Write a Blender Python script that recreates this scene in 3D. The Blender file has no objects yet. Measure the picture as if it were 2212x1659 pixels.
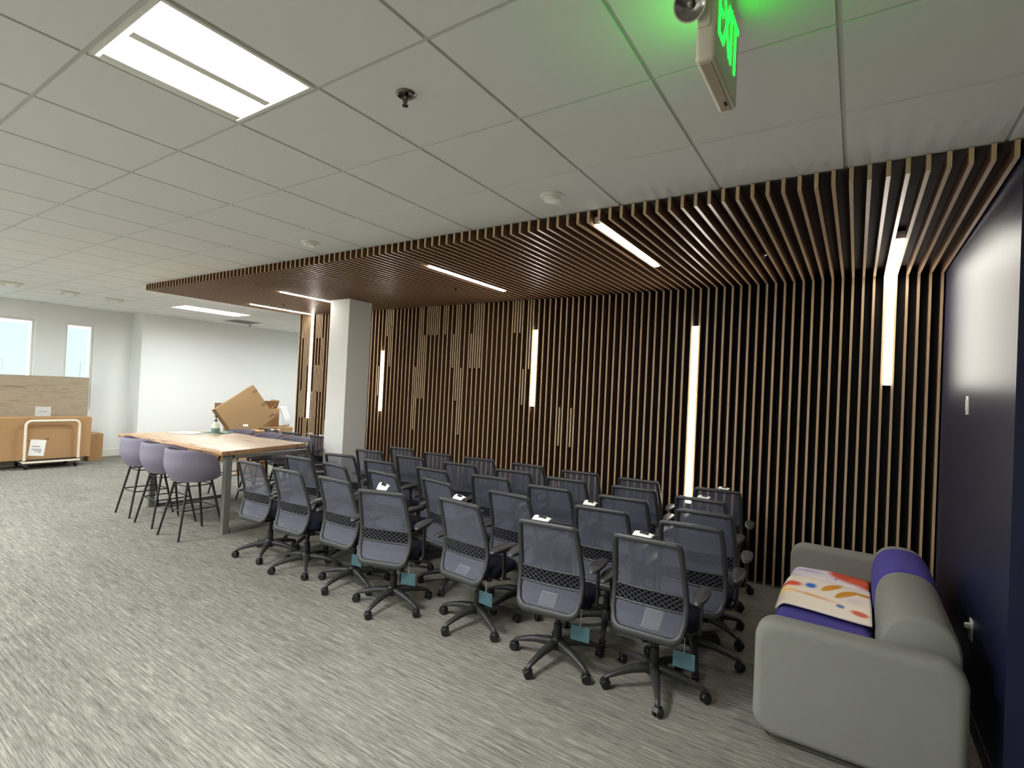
import bpy, bmesh, math, random
import numpy as np
from mathutils import Matrix, Vector

scene = bpy.context.scene
COL = scene.collection
R = math.radians

# ------------------------------------------------------------------ camera, world, exposure
CAMZ = 1.735          # floor is z = 0, the camera stands over the origin
F_PX, YAW, PITCH, ROLL = 1122.6, R(-33.583), R(0.7115), R(2.694)
cam_data = bpy.data.cameras.new('camera')
cam_data.sensor_fit = 'HORIZONTAL'
cam_data.sensor_width = 36.0
cam_data.lens = 36.0 * F_PX / 2212.0
cam_data.clip_start = 0.02
cam = bpy.data.objects.new('camera', cam_data)
COL.objects.link(cam)
fwd = Vector((math.sin(YAW) * math.cos(PITCH), math.cos(YAW) * math.cos(PITCH), math.sin(PITCH)))
rt0 = Vector((math.cos(YAW), -math.sin(YAW), 0))
up0 = rt0.cross(fwd)
rt = math.cos(ROLL) * rt0 + math.sin(ROLL) * up0
up = -math.sin(ROLL) * rt0 + math.cos(ROLL) * up0
cam.matrix_world = Matrix(((rt.x, up.x, -fwd.x, 0), (rt.y, up.y, -fwd.y, 0), (rt.z, up.z, -fwd.z, CAMZ), (0, 0, 0, 1)))
scene.camera = cam

world = bpy.data.worlds.new('world')
scene.world = world
world.use_nodes = True
world.node_tree.nodes['Background'].inputs[0].default_value = (0.75, 0.88, 1.0, 1)
world.node_tree.nodes['Background'].inputs[1].default_value = 0.6

vs = scene.view_settings
vs.view_transform = 'Standard'
vs.look = 'None'
vs.gamma = 1.0
vs.use_curve_mapping = False
vs.exposure = 0.86

TROFFER, LED, WINDOW, EXITG = 70.0, 21.0, 0.60, 6.0     # lamp strengths

# ------------------------------------------------------------------ materials
MATS = {}

def srgb(r, g, b):
    f = lambda c: (c / 255 / 12.92) if c / 255 <= 0.04045 else ((c / 255 + 0.055) / 1.055) ** 2.4
    return (f(r), f(g), f(b), 1)

def nm(name):
    m = bpy.data.materials.new(name)
    m.use_nodes = True
    nt = m.node_tree
    b = nt.nodes['Principled BSDF']
    return m, nt, b

def mat(name, col, rough=0.6, metal=0.0, spec=0.5, var=0.08, scale=40.0, bump=0.0, stretch=(1, 1, 1), coat=0.0):
    """principled material with a procedural noise variation"""
    m, nt, b = nm(name)
    N = nt.nodes
    tc = N.new('ShaderNodeTexCoord'); mp = N.new('ShaderNodeMapping')
    mp.inputs['Scale'].default_value = stretch
    nz = N.new('ShaderNodeTexNoise'); nz.inputs['Scale'].default_value = scale; nz.inputs['Detail'].default_value = 4
    nt.links.new(tc.outputs['Object'], mp.inputs[0]); nt.links.new(mp.outputs[0], nz.inputs['Vector'])
    mx = N.new('ShaderNodeMix'); mx.data_type = 'RGBA'
    mx.inputs[6].default_value = [c * (1 - var) for c in col[:3]] + [1]
    mx.inputs[7].default_value = [min(1, c * (1 + var)) for c in col[:3]] + [1]
    nt.links.new(nz.outputs['Fac'], mx.inputs[0])
    nt.links.new(mx.outputs[2], b.inputs['Base Color'])
    b.inputs['Roughness'].default_value = rough
    b.inputs['Metallic'].default_value = metal
    b.inputs['Specular IOR Level'].default_value = spec
    b.inputs['Coat Weight'].default_value = coat
    if bump:
        bp = N.new('ShaderNodeBump'); bp.inputs['Strength'].default_value = bump; bp.inputs['Distance'].default_value = 0.002
        nt.links.new(nz.outputs['Fac'], bp.inputs['Height']); nt.links.new(bp.outputs[0], b.inputs['Normal'])
    MATS[name] = m
    return m

def emit(name, col, strength):
    m, nt, b = nm(name)
    b.inputs['Base Color'].default_value = (0.12, 0.12, 0.12, 1)
    b.inputs['Emission Color'].default_value = col
    b.inputs['Emission Strength'].default_value = strength
    MATS[name] = m
    return m

def ramp_wood(name, cols, stretch, scale, rough=0.4, spec=0.5, coat=0.0, dist=1.5):
    m, nt, b = nm(name)
    N = nt.nodes
    tc = N.new('ShaderNodeTexCoord'); mp = N.new('ShaderNodeMapping'); mp.inputs['Scale'].default_value = stretch
    nz = N.new('ShaderNodeTexNoise'); nz.inputs['Scale'].default_value = scale; nz.inputs['Detail'].default_value = 6
    nz.inputs['Distortion'].default_value = dist
    cr = N.new('ShaderNodeValToRGB'); e = cr.color_ramp.elements
    e[0].position, e[0].color = 0.3, cols[0]
    e[1].position, e[1].color = 0.7, cols[-1]
    for i, c in enumerate(cols[1:-1]):
        k = e.new(0.3 + 0.4 * (i + 1) / (len(cols) - 1)); k.color = c
    nt.links.new(tc.outputs['Object'], mp.inputs[0]); nt.links.new(mp.outputs[0], nz.inputs['Vector'])
    nt.links.new(nz.outputs['Fac'], cr.inputs[0]); nt.links.new(cr.outputs[0], b.inputs['Base Color'])
    b.inputs['Roughness'].default_value = rough; b.inputs['Specular IOR Level'].default_value = spec
    b.inputs['Coat Weight'].default_value = coat; b.inputs['Coat Roughness'].default_value = 0.12
    MATS[name] = m
    return m

mat('paint_white', srgb(232, 232, 228), 0.7, var=0.01, scale=8)
mat('paint_navy', srgb(22, 27, 56), 0.37, var=0.04, scale=6, spec=0.5)
mat('tile', srgb(228, 228, 224), 0.9, var=0.03, scale=260, bump=0.15, spec=0.2)
mat('ceiling_grid', srgb(205, 204, 198), 0.6, var=0.01)
mat('canopy_backing', srgb(62, 57, 52), 0.8, var=0.25, scale=7, spec=0.2)
mat('black_backing', srgb(22, 21, 21), 0.8, var=0.1, spec=0.2)
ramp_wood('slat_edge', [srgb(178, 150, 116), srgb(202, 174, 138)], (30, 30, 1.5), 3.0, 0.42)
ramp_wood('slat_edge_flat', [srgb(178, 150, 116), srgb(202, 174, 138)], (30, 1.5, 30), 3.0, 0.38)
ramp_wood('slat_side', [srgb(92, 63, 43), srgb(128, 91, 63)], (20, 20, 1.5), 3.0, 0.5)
mat('charcoal_plastic', srgb(50, 50, 51), 0.45, var=0.06, scale=120, bump=0.05)
mat('base_plastic', srgb(48, 48, 48), 0.42, var=0.06, scale=120, bump=0.05)
mat('black_plastic', srgb(24, 24, 25), 0.4, var=0.06)
mat('seat_fabric', srgb(28, 28, 44), 0.9, var=0.2, scale=300, bump=0.3, spec=0.2)
mat('stool_fabric', srgb(124, 119, 133), 0.95, var=0.12, scale=260, bump=0.3, spec=0.2)
mat('black_metal', srgb(30, 28, 28), 0.45, var=0.05)
mat('grey_metal', srgb(106, 106, 102), 0.5, var=0.04)
mat('sofa_fabric', srgb(128, 128, 121), 0.95, var=0.10, scale=420, bump=0.35, spec=0.15)
mat('sofa_purple', srgb(74, 66, 140), 0.8, var=0.06, scale=300, bump=0.2, spec=0.2)
mat('cream_metal', srgb(226, 214, 194), 0.4, var=0.02)
mat('white_plastic', srgb(228, 226, 216), 0.45, var=0.02)
mat('ivory_plastic', srgb(214, 208, 186), 0.45, var=0.03, scale=60)
mat('dusty_plastic', srgb(176, 158, 132), 0.6, var=0.15, scale=60)
mat('chrome', srgb(150, 145, 140), 0.2, metal=1.0, var=0.05)
mat('dark_chrome', srgb(120, 110, 104), 0.24, metal=1.0, var=0.1)
mat('cardboard', srgb(166, 130, 92), 0.9, var=0.06, scale=14, spec=0.2)
mat('cardboard_dark', srgb(140, 112, 78), 0.9, var=0.06, scale=14, spec=0.2)
mat('cardboard_red', srgb(140, 100, 84), 0.9, var=0.06, scale=14, spec=0.2)
mat('packing_tape', srgb(160, 122, 82), 0.4, var=0.05)
mat('kraft_tape', srgb(104, 76, 46), 0.45, var=0.05)
mat('paper', srgb(238, 236, 230), 0.8, var=0.02)
mat('ink', srgb(120, 118, 128), 0.8, var=0.02)
mat('dark_ink', srgb(40, 38, 38), 0.8, var=0.02)
mat('teal_card', srgb(58, 90, 97), 0.55, var=0.08)
mat('teal_cloth', srgb(120, 160, 152), 0.85, var=0.08)
mat('bottle_clear', srgb(214, 222, 200), 0.25, var=0.03)
mat('bottle_label', srgb(98, 128, 120), 0.5, var=0.05)
mat('foam_white', srgb(205, 202, 198), 0.8, var=0.03)
ramp_wood('laminate', [srgb(132, 118, 98), srgb(166, 150, 128), srgb(150, 134, 112)], (8, 1.2, 14), 2.2, 0.55)
ramp_wood('table_wood', [srgb(158, 124, 92), srgb(198, 168, 134), srgb(210, 184, 152), srgb(184, 146, 110)], (0.9, 6, 6), 1.4, 0.42, coat=0.2, dist=2.5)
ramp_wood('table_bark', [srgb(112, 82, 56), srgb(190, 152, 112), srgb(166, 126, 88)], (3, 8, 14), 2.0, 0.5, dist=1.0)
emit('troffer_lens', (0.97, 0.985, 0.98, 1), TROFFER)
emit('troffer_lens_cool', (0.90, 0.97, 1.0, 1), TROFFER * 0.60)  # lens of the added left-hand lamps, tinted cool like daylight
emit('troffer_lens_dim', (0.92, 0.98, 1.0, 1), TROFFER * 0.52)
emit('led_lens', (1, 0.95, 0.86, 1), LED)
emit('window_glow', (0.66, 0.92, 1.0, 1), WINDOW)
emit('window_strip', (0.86, 0.97, 1.0, 1), WINDOW * 1.6)
emit('exit_green', (0.001, 1.0, 0.012, 1), EXITG)

# carpet: fine streaks that run along the slatted wall, in square carpet tiles
m, nt, b = nm('carpet'); MATS['carpet'] = m
N, L = nt.nodes, nt.links
tc = N.new('ShaderNodeTexCoord')
mp = N.new('ShaderNodeMapping'); mp.inputs['Scale'].default_value = (1.5, 34, 1)
n1 = N.new('ShaderNodeTexNoise'); n1.inputs['Scale'].default_value = 2.2; n1.inputs['Detail'].default_value = 3; n1.inputs['Roughness'].default_value = 0.6
mp2 = N.new('ShaderNodeMapping'); mp2.inputs['Scale'].default_value = (4.0, 70, 1)
n2 = N.new('ShaderNodeTexNoise'); n2.inputs['Scale'].default_value = 3.0; n2.inputs['Detail'].default_value = 2
n3 = N.new('ShaderNodeTexNoise'); n3.inputs['Scale'].default_value = 320; n3.inputs['Detail'].default_value = 2
vo = N.new('ShaderNodeTexBrick'); vo.inputs['Scale'].default_value = 1.0
vo.inputs['Brick Width'].default_value = 1.0; vo.inputs['Row Height'].default_value = 0.25; vo.inputs['Mortar Size'].default_value = 0.0
vo.inputs['Color1'].default_value = (0.35, 0.35, 0.35, 1); vo.inputs['Color2'].default_value = (0.65, 0.65, 0.65, 1)
for mpx in (mp, mp2): L.new(tc.outputs['Object'], mpx.inputs[0])
L.new(mp.outputs[0], n1.inputs['Vector']); L.new(mp2.outputs[0], n2.inputs['Vector']); L.new(tc.outputs['Object'], n3.inputs['Vector'])
L.new(tc.outputs['Object'], vo.inputs['Vector'])
def mth(op, a, bb, c=None):
    n = N.new('ShaderNodeMath'); n.operation = op
    for i, v in enumerate((a, bb, c)):
        if v is None: continue
        if isinstance(v, (int, float)): n.inputs[i].default_value = v
        else: L.new(v, n.inputs[i])
    return n.outputs[0]
s = mth('MULTIPLY_ADD', n1.outputs['Fac'], 0.9, mth('MULTIPLY', n2.outputs['Fac'], 0.75))
s = mth('MULTIPLY_ADD', n3.outputs['Fac'], 0.35, s)
s = mth('MULTIPLY_ADD', vo.outputs['Color'], 0.22, s)
s = mth('SUBTRACT', s, 0.62)
cr = N.new('ShaderNodeValToRGB'); e = cr.color_ramp.elements
e[0].position, e[0].color = 0.22, srgb(88, 86, 80)
e[1].position, e[1].color = 0.80, srgb(166, 163, 151)
k = e.new(0.5); k.color = srgb(125, 123, 114)
L.new(s, cr.inputs[0]); L.new(cr.outputs[0], b.inputs['Base Color'])
b.inputs['Roughness'].default_value = 1.0; b.inputs['Specular IOR Level'].default_value = 0.1
bpn = N.new('ShaderNodeBump'); bpn.inputs['Strength'].default_value = 0.35; bpn.inputs['Distance'].default_value = 0.004
L.new(n3.outputs['Fac'], bpn.inputs['Height']); L.new(bpn.outputs[0], b.inputs['Normal'])

# woven mesh of the chair backs: cloth with open weave
m, nt, b = nm('mesh_fabric'); MATS['mesh_fabric'] = m
N, L = nt.nodes, nt.links
tc = N.new('ShaderNodeTexCoord'); wv = N.new('ShaderNodeTexNoise'); wv.inputs['Scale'].default_value = 420
mxc = N.new('ShaderNodeMix'); mxc.data_type = 'RGBA'
mxc.inputs[6].default_value = srgb(80, 82, 94); mxc.inputs[7].default_value = srgb(106, 108, 122)
L.new(tc.outputs['Object'], wv.inputs['Vector']); L.new(wv.outputs['Fac'], mxc.inputs[0]); L.new(mxc.outputs[2], b.inputs['Base Color'])
b.inputs['Roughness'].default_value = 0.55; b.inputs['Specular IOR Level'].default_value = 0.35
b.inputs['Alpha'].default_value = 0.68

# printed sheets for the sofa: flat shapes of colour on cream cloth
def print_mat(name, base, shapes):
    m, nt, b = nm(name); MATS[name] = m
    N, L = nt.nodes, nt.links
    tc = N.new('ShaderNodeTexCoord')
    nz = N.new('ShaderNodeTexNoise'); nz.inputs['Scale'].default_value = 9
    L.new(tc.outputs['UV'], nz.inputs['Vector'])
    cur = None
    for (cx, cy, rx, ry, rot, col, soft) in shapes:
        mp = N.new('ShaderNodeMapping'); mp.vector_type = 'TEXTURE'
        mp.inputs['Location'].default_value = (cx, cy, 0); mp.inputs['Rotation'].default_value = (0, 0, R(rot)); mp.inputs['Scale'].default_value = (rx, ry, 1)
        L.new(tc.outputs['UV'], mp.inputs[0])
        ln = N.new('ShaderNodeVectorMath'); ln.operation = 'LENGTH'; L.new(mp.outputs[0], ln.inputs[0])
        mr = N.new('ShaderNodeMapRange'); mr.inputs[1].default_value = 1.0; mr.inputs[2].default_value = 1.0 - soft
        L.new(ln.outputs['Value'], mr.inputs[0])
        mx = N.new('ShaderNodeMix'); mx.data_type = 'RGBA'
        if cur is None: mx.inputs[6].default_value = base
        else: L.new(cur, mx.inputs[6])
        mx.inputs[7].default_value = col
        L.new(mr.outputs[0], mx.inputs[0]); cur = mx.outputs[2]
    L.new(cur, b.inputs['Base Color'])
    b.inputs['Roughness'].default_value = 0.8; b.inputs['Specular IOR Level'].default_value = 0.2
print_mat('print_cream', srgb(238, 226, 208), [
    (0.62, 0.90, 0.5, 0.10, 0, srgb(232, 222, 214), 0.5),
    (0.10, 0.55, 0.17, 0.13, -6, srgb(214, 86, 62), 0.5),
    (0.04, 0.33, 0.20, 0.13, 0, srgb(240, 206, 120), 0.8),
    (0.38, 0.30, 0.38, 0.045, -4, srgb(226, 170, 110), 0.8),
    (0.33, 0.58, 0.085, 0.12, -8, srgb(54, 112, 196), 0.5),
    (0.57, 0.70, 0.26, 0.065, 63, srgb(214, 150, 44), 0.25),
    (0.74, 0.60, 0.27, 0.065, 60, srgb(210, 146, 44), 0.25),
    (0.93, 0.74, 0.12, 0.07, -4, srgb(204, 142, 52), 0.3),
    (0.82, 0.42, 0.16, 0.16, 0, srgb(226, 208, 204), 0.9),
    (0.68, 0.22, 0.06, 0.05, -10, srgb(110, 126, 168), 0.5),
    (0.88, 0.16, 0.12, 0.07, -10, srgb(214, 104, 84), 0.5),
])
print_mat('print_lilac', srgb(214, 206, 212), [
    (0.20, 0.45, 0.30, 0.12, -12, srgb(172, 160, 196), 0.8),
    (0.36, 0.80, 0.18, 0.06, 35, srgb(160, 146, 190), 0.8),
    (0.62, 0.42, 0.035, 0.26, -12, srgb(164, 152, 190), 0.6),
    (0.48, 0.55, 0.10, 0.10, 0, srgb(232, 228, 230), 0.8),
    (0.74, 0.66, 0.30, 0.42, -10, srgb(204, 82, 62), 0.35),
    (0.70, 0.92, 0.16, 0.16, -12, srgb(202, 150, 172), 0.8),
    (1.02, 0.55, 0.30, 0.60, 8, srgb(190, 76, 34), 0.4),
    (0.86, 0.48, 0.20, 0.30, -20, srgb(206, 88, 58), 0.5),
    (0.62, 0.10, 0.5, 0.14, -10, srgb(228, 218, 212), 0.4),
])

# ------------------------------------------------------------------ mesh helpers
class MB:
    def __init__(self):
        self.bm = bmesh.new(); self.mats = []
        self.uv = None
    def mi(self, m):
        if m not in self.mats: self.mats.append(m)
        return self.mats.index(m)
    def box(self, c, s, m, bev=0.0, seg=2, rot=None):
        bm = self.bm
        r = bmesh.ops.create_cube(bm, size=1.0)
        vs_ = r['verts']
        bmesh.ops.scale(bm, vec=s, verts=vs_)
        fs = list({f for v in vs_ for f in v.link_faces})
        if bev > 0:
            es = list({e_ for v in vs_ for e_ in v.link_edges})
            rb = bmesh.ops.bevel(bm, geom=es, offset=min(bev, min(s) * 0.499), segments=seg, profile=0.5, affect='EDGES')
            vs_ = list({v for f in fs if f.is_valid for v in f.verts} | set(rb['verts']))
            fs = list({f for v in vs_ for f in v.link_faces})
        i = self.mi(m)
        for f in fs: f.material_index = i
        M = Matrix.Translation(c) @ (rot.to_4x4() if rot is not None else Matrix())
        bmesh.ops.transform(bm, matrix=M, verts=vs_)
        return fs
    def sweep(self, pts, secs, m, closed=False, upv=Vector((0, 0, 1)), cap=True):
        """secs: one list of (a, b) offsets or one per point; a along the side vector, b along the up vector"""
        bm = self.bm; pts = [Vector(p) for p in pts]; n = len(pts)
        if not isinstance(secs[0], list): secs = [secs] * n
        rings = []
        for i, p in enumerate(pts):
            a = pts[(i - 1) % n] if (closed or i > 0) else p
            c = pts[(i + 1) % n] if (closed or i < n - 1) else p
            t = (c - a).normalized()
            side = t.cross(upv)
            if side.length < 1e-4: side = t.cross(Vector((1, 0, 0)))
            side.normalize(); u = side.cross(t).normalized()
            rings.append([bm.verts.new(p + side * sa + u * sb) for sa, sb in secs[i]])
        i_ = self.mi(m); k = len(rings[0])
        for i in range(n if closed else n - 1):
            A, B = rings[i], rings[(i + 1) % n]
            for j in range(k):
                f = bm.faces.new((A[j], A[(j + 1) % k], B[(j + 1) % k], B[j])); f.material_index = i_
        if cap and not closed:
            for rg in (rings[0], rings[-1]):
                f = bm.faces.new(rg); f.material_index = i_
        return rings
    def tube(self, pts, r, m, n=10, closed=False, upv=Vector((0, 0, 1))):
        if isinstance(r, (int, float)): r = [r] * len(pts)
        secs = [[(q * math.cos(2 * math.pi * k / n), q * math.sin(2 * math.pi * k / n)) for k in range(n)] for q in r]
        return self.sweep(pts, secs, m, closed, upv)
    def lathe(self, prof, m, n=24, c=(0, 0, 0), rot=None, cap=True):
        bm = self.bm; i_ = self.mi(m)
        M = Matrix.Translation(c) @ (rot.to_4x4() if rot is not None else Matrix())
        rings = []
        for (r, z) in prof:
            if r < 1e-6: rings.append([bm.verts.new(M @ Vector((0, 0, z)))])
            else: rings.append([bm.verts.new(M @ Vector((r * math.cos(2 * math.pi * k / n), r * math.sin(2 * math.pi * k / n), z))) for k in range(n)])
        for A, B in zip(rings, rings[1:]):
            for k in range(n):
                k2 = (k + 1) % n
                if len(A) == 1 and len(B) == 1: continue
                if len(A) == 1: f = bm.faces.new((A[0], B[k], B[k2]))
                elif len(B) == 1: f = bm.faces.new((A[k], A[k2], B[0]))
                else: f = bm.faces.new((A[k], A[k2], B[k2], B[k]))
                f.material_index = i_
        for rg, pr in ((rings[0], prof[0]), (rings[-1], prof[-1])):
            if len(rg) > 1 and cap:
                f = bm.faces.new(rg); f.material_index = i_
    def grid(self, fn, nu, nv, m, closed_u=False, uv=False):
        """fn(u, v) -> point for u, v in 0..1"""
        bm = self.bm; i_ = self.mi(m)
        V = [[bm.verts.new(fn(u / nu, v / nv)) for u in range(nu + (0 if closed_u else 1))] for v in range(nv + 1)]
        if uv and self.uv is None: self.uv = bm.loops.layers.uv.new('UVMap')
        mu = len(V[0])
        for v in range(nv):
            for u in range(nu):
                u2 = (u + 1) % mu
                f = bm.faces.new((V[v][u], V[v][u2], V[v + 1][u2], V[v + 1][u])); f.material_index = i_
                if uv:
                    for lp, (a, c) in zip(f.loops, ((u, v), (u + 1, v), (u + 1, v + 1), (u, v + 1))): lp[self.uv].uv = (a / nu, c / nv)
        return V
    def build(self, name, parent=None, smooth=True, ang=35, solid=0.0, offset=0.0, fixn=True):
        bm = self.bm
        if fixn: bmesh.ops.recalc_face_normals(bm, faces=bm.faces)
        me = bpy.data.meshes.new(name); bm.to_mesh(me); bm.free()
        for mm in self.mats: me.materials.append(MATS[mm])
        if smooth:
            me.shade_smooth(); me.set_sharp_from_angle(angle=R(ang))
        o = bpy.data.objects.new(name, me); COL.objects.link(o)
        if parent is not None: o.parent = parent
        if solid:
            sm = o.modifiers.new('thickness', 'SOLIDIFY'); sm.thickness = solid; sm.offset = offset
        return o

def tag(o, label=None, cat=None, group=None, kind=None):
    if label: o['label'] = label
    if cat: o['category'] = cat
    if group: o['group'] = group
    if kind: o['kind'] = kind
    return o

def empty(name, loc=(0, 0, 0), rz=0.0):
    o = bpy.data.objects.new(name, None); COL.objects.link(o)
    o.empty_display_size = 0.1; o.location = loc; o.rotation_euler = (0, 0, rz)
    return o

def copy_tree(o, parent=None):
    c = o.copy(); COL.objects.link(c)
    if parent is not None: c.parent = parent
    for ch in [x for x in o.children]: copy_tree(ch, c)
    return c

def rz(a): return Matrix.Rotation(a, 3, 'Z')
def rx(a): return Matrix.Rotation(a, 3, 'X')
def ry(a): return Matrix.Rotation(a, 3, 'Y')
ORD = ['', 'first', 'second', 'third', 'fourth', 'fifth', 'sixth', 'seventh']

# ------------------------------------------------------------------ the room
H = 2.961                                   # ceiling height
X0, X1 = -12.75, 4.5                        # window wall, far right
Y0, Y1 = -5.0, 9.2                          # behind the camera, beyond the slatted wall
WX, WY = 0.58, 3.12                         # navy side wall and its outer corner
SY = 5.5                                    # front of the wall slats
FASC = 3.12                                 # front of the canopy
CZ = 2.875                                  # underside of the canopy
SX0, SX1 = -8.2, 0.58

b_ = MB(); b_.box(((X0 + X1) / 2, (Y0 + Y1) / 2, -0.05), (X1 - X0 + 0.4, Y1 - Y0 + 0.4, 0.1), 'carpet')
tag(b_.build('floor', smooth=False), 'grey beige carpet with fine streaks', kind='structure')

GX, GY, GP = -2.5272, 0.7111, 0.6105
troffers = [(0, 0, 1, 1)]                                    # cell i, j, cells in x, cells in y
fill_troffers = [(0, -4, 1, 1), (-4, -4, 1, 1), (-8, -4, 1, 1), (-12, -4, 1, 1), (-8, 0, 1, 1), (-12, 0, 1, 1), (-16, 0, 1, 1), (-16, -4, 1, 1), (-4, -8, 1, 1), (-8, -8, 1, 1), (-12, -8, 1, 1)]  # unseen lamps added to fill the room with light
far_troffer = (-13, 6, 1, 2)
back_fill_troffers = [(-12, 11, 1, 2)]  # unseen lamp added to brighten the far white wall
occupied = set()
for (i, j, a, c) in troffers + fill_troffers + [far_troffer] + back_fill_troffers:
    for p in range(a):
        for q in range(c): occupied.add((i + p, j + q))
b_ = MB()
for i in range(-17, 12):
    for j in range(-10, 14):
        xa, xb = max(GX + GP * i, X0), min(GX + GP * (i + 1), X1)
        ya, yb = max(GY + GP * j, Y0), min(GY + GP * (j + 1), Y1)
        if xb - xa < 0.05 or yb - ya < 0.05 or (i, j) in occupied: continue
        g = 0.009
        b_.box(((xa + xb) / 2, (ya + yb) / 2, H + 0.012), (xb - xa - 2 * g, yb - ya - 2 * g, 0.024), 'tile')
b_.box(((X0 + X1) / 2, (Y0 + Y1) / 2, H + 0.10), (X1 - X0 + 0.4, Y1 - Y0 + 0.4, 0.02), 'ceiling_grid')
for i in range(-17, 13):
    b_.box((GX + GP * i, (Y0 + Y1) / 2, H + 0.013), (0.022, Y1 - Y0, 0.01), 'ceiling_grid')
for j in range(-10, 15):
    b_.box(((X0 + X1) / 2, GY + GP * j, H + 0.0131), (X1 - X0, 0.022, 0.01), 'ceiling_grid')
tag(b_.build('ceiling', smooth=False), 'white ceiling of square lay-in tiles', kind='structure')

def wallbox(name, c, s, m, label):
    b = MB(); b.box(c, s, m)
    return tag(b.build(name, smooth=False), label, kind='structure')

# window wall with its openings
wins = [(-3.6, -2.7), (-1.6, -0.7), (0.4, 1.3), (2.20, 3.12), (3.565, 4.02)]  # first three are out of view, added to bring in daylight
WZ0, WZ1 = 0.95, 2.645
b_ = MB()
edges = [Y0] + [v for w_ in wins for v in w_] + [4.65]
for a, c in zip(edges[0::2], edges[1::2]):
    b_.box((X0 - 0.1, (a + c) / 2, H / 2), (0.2, c - a, H), 'paint_white')
for a, c in wins:
    b_.box((X0 - 0.1, (a + c) / 2, WZ0 / 2), (0.2, c - a, WZ0), 'paint_white')
    b_.box((X0 - 0.1, (a + c) / 2, (WZ1 + H) / 2), (0.2, c - a, H - WZ1), 'paint_white')
tag(b_.build('wall_left', smooth=False), 'white wall with narrow tall windows', kind='structure')
wallbox('wall_far', (-12.22 - 0.35, (4.65 + Y1) / 2, H / 2), (0.70, Y1 - 4.65, H), 'paint_white', 'blank white wall that steps forward beside the windows')
wallbox('wall_back', ((X0 + X1) / 2, Y1 + 0.1, H / 2), (X1 - X0 + 0.4, 0.2, H), 'paint_white', 'white wall behind the slatted wall')
wallbox('wall_front', ((X0 + X1) / 2, Y0 - 0.1, H / 2), (X1 - X0 + 0.4, 0.2, H), 'paint_white', 'white wall opposite the slatted wall')
wallbox('wall_side', (X1 + 0.1, (Y0 + Y1) / 2, H / 2), (0.2, Y1 - Y0 + 0.4, H), 'paint_white', 'white wall at the right end of the room')
wallbox('wall_right', ((WX + X1) / 2, (WY + Y1) / 2, H / 2), (X1 - WX, Y1 - WY, H), 'paint_navy', 'navy blue satin painted wall beside the sofa')
wallbox('wall_partition', ((SX0 + WX) / 2, SY + 0.09 + 0.06, H / 2), (WX - SX0, 0.12, H), 'black_backing', 'dark wall that carries the wooden slats')
wallbox('wall_pillar', (-5.955, 4.80, CZ / 2), (0.40, 0.385, CZ), 'paint_white', 'square white pillar standing under the slatted canopy')
b_ = MB()
b_.box((X0 + 0.006, (Y0 + 4.65) / 2, 0.07), (0.012, 4.65 - Y0, 0.14), 'white_plastic', 0.003)
b_.box((-12.22 + 0.006, (4.65 + Y1) / 2, 0.07), (0.012, Y1 - 4.65, 0.14), 'white_plastic', 0.003)
tag(b_.build('baseboard_left', smooth=False), 'white baseboard along the window wall', kind='structure')
b_ = MB(); b_.box((WX - 0.005, (WY + SY) / 2, 0.05), (0.010, SY - WY, 0.10), 'black_plastic', 0.003)
tag(b_.build('baseboard_right', smooth=False), 'black baseboard under the navy wall', kind='structure')

for n_, (a, c) in enumerate(wins[::-1]):
    w_ = empty('window_%d' % (n_ + 1), (X0 - 0.08, (a + c) / 2, WZ0)); hw = (c - a) / 2; hh = WZ1 - WZ0
    tag(w_, ['narrow tall window nearest the corner', 'wider window cut by the left edge of the photo'][n_] if n_ < 2 else 'unseen tall window added along the wall for daylight', kind='structure')
    f = MB()
    for yy in (-hw + 0.02, hw - 0.02): f.box((0, yy, hh / 2), (0.06, 0.04, hh), 'white_plastic', 0.003)
    for zz in (0.02, hh - 0.02): f.box((0, 0, zz), (0.06, 2 * hw - 0.08, 0.04), 'white_plastic', 0.003)
    f.build('window_frame', w_, smooth=False)
    p = MB(); p.box((-0.035, 0, hh / 2), (0.01, 2 * hw - 0.06, hh - 0.06), 'window_strip'); p.build('window_pane', w_, smooth=False)
    p = MB(); p.box((-0.02, -0.012, hh / 2 - 0.03), (0.004, 2 * hw - 0.12, hh - 0.12), 'window_glow'); p.build('roller_shade', w_, smooth=False)
    p = MB(); p.tube([(0.0, 0.05, 0.3), (0.0, 0.05, 0.95)], 0.006, 'white_plastic', 8); p.build('white_upright', w_)  # thin white upright line in front of the pane

# ------------------------------------------------------------------ slatted wall and canopy
PITCH_S = 0.0772
NS = 114
slat_x = [0.558 - PITCH_S * k for k in range(NS)]
TH = 0.019
def slatbox(b, x0, x1, y0, y1, z0, z1, flat=False):
    for f in b.box(((x0 + x1) / 2, (y0 + y1) / 2, (z0 + z1) / 2), (x1 - x0, y1 - y0, z1 - z0), 'slat_edge'):
        f.normal_update()
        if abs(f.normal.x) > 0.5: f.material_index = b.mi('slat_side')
        elif flat and abs(f.normal.z) > 0.5: f.material_index = b.mi('slat_edge_flat')
gapc = lambda k: 0.558 - PITCH_S * k
wall_lights = [(108.5, 1.10, CZ), (85.5, 1.33, 2.25), (50.5, 1.55, 2.50), (25.5, 0.66, 2.49), (4.5, 1.93, CZ)]
can_lights = [(88.5, 3.92, 5.20), (108.5, 4.40, SY), (51.5, 3.63, 4.90), (26.5, 3.19, 4.43), (4.5, 4.32, SY)]
rnd = random.Random(11)
b_ = MB()
for x in slat_x: slatbox(b_, x - TH / 2, x + TH / 2, SY, SY + 0.09, 0.0, CZ + 0.005)
rows = [(0.0, 0.65), (0.65, 1.10), (1.10, 1.56), (1.56, 2.01), (2.01, 2.47), (2.47, CZ + 0.005)]
fill = {}
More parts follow.
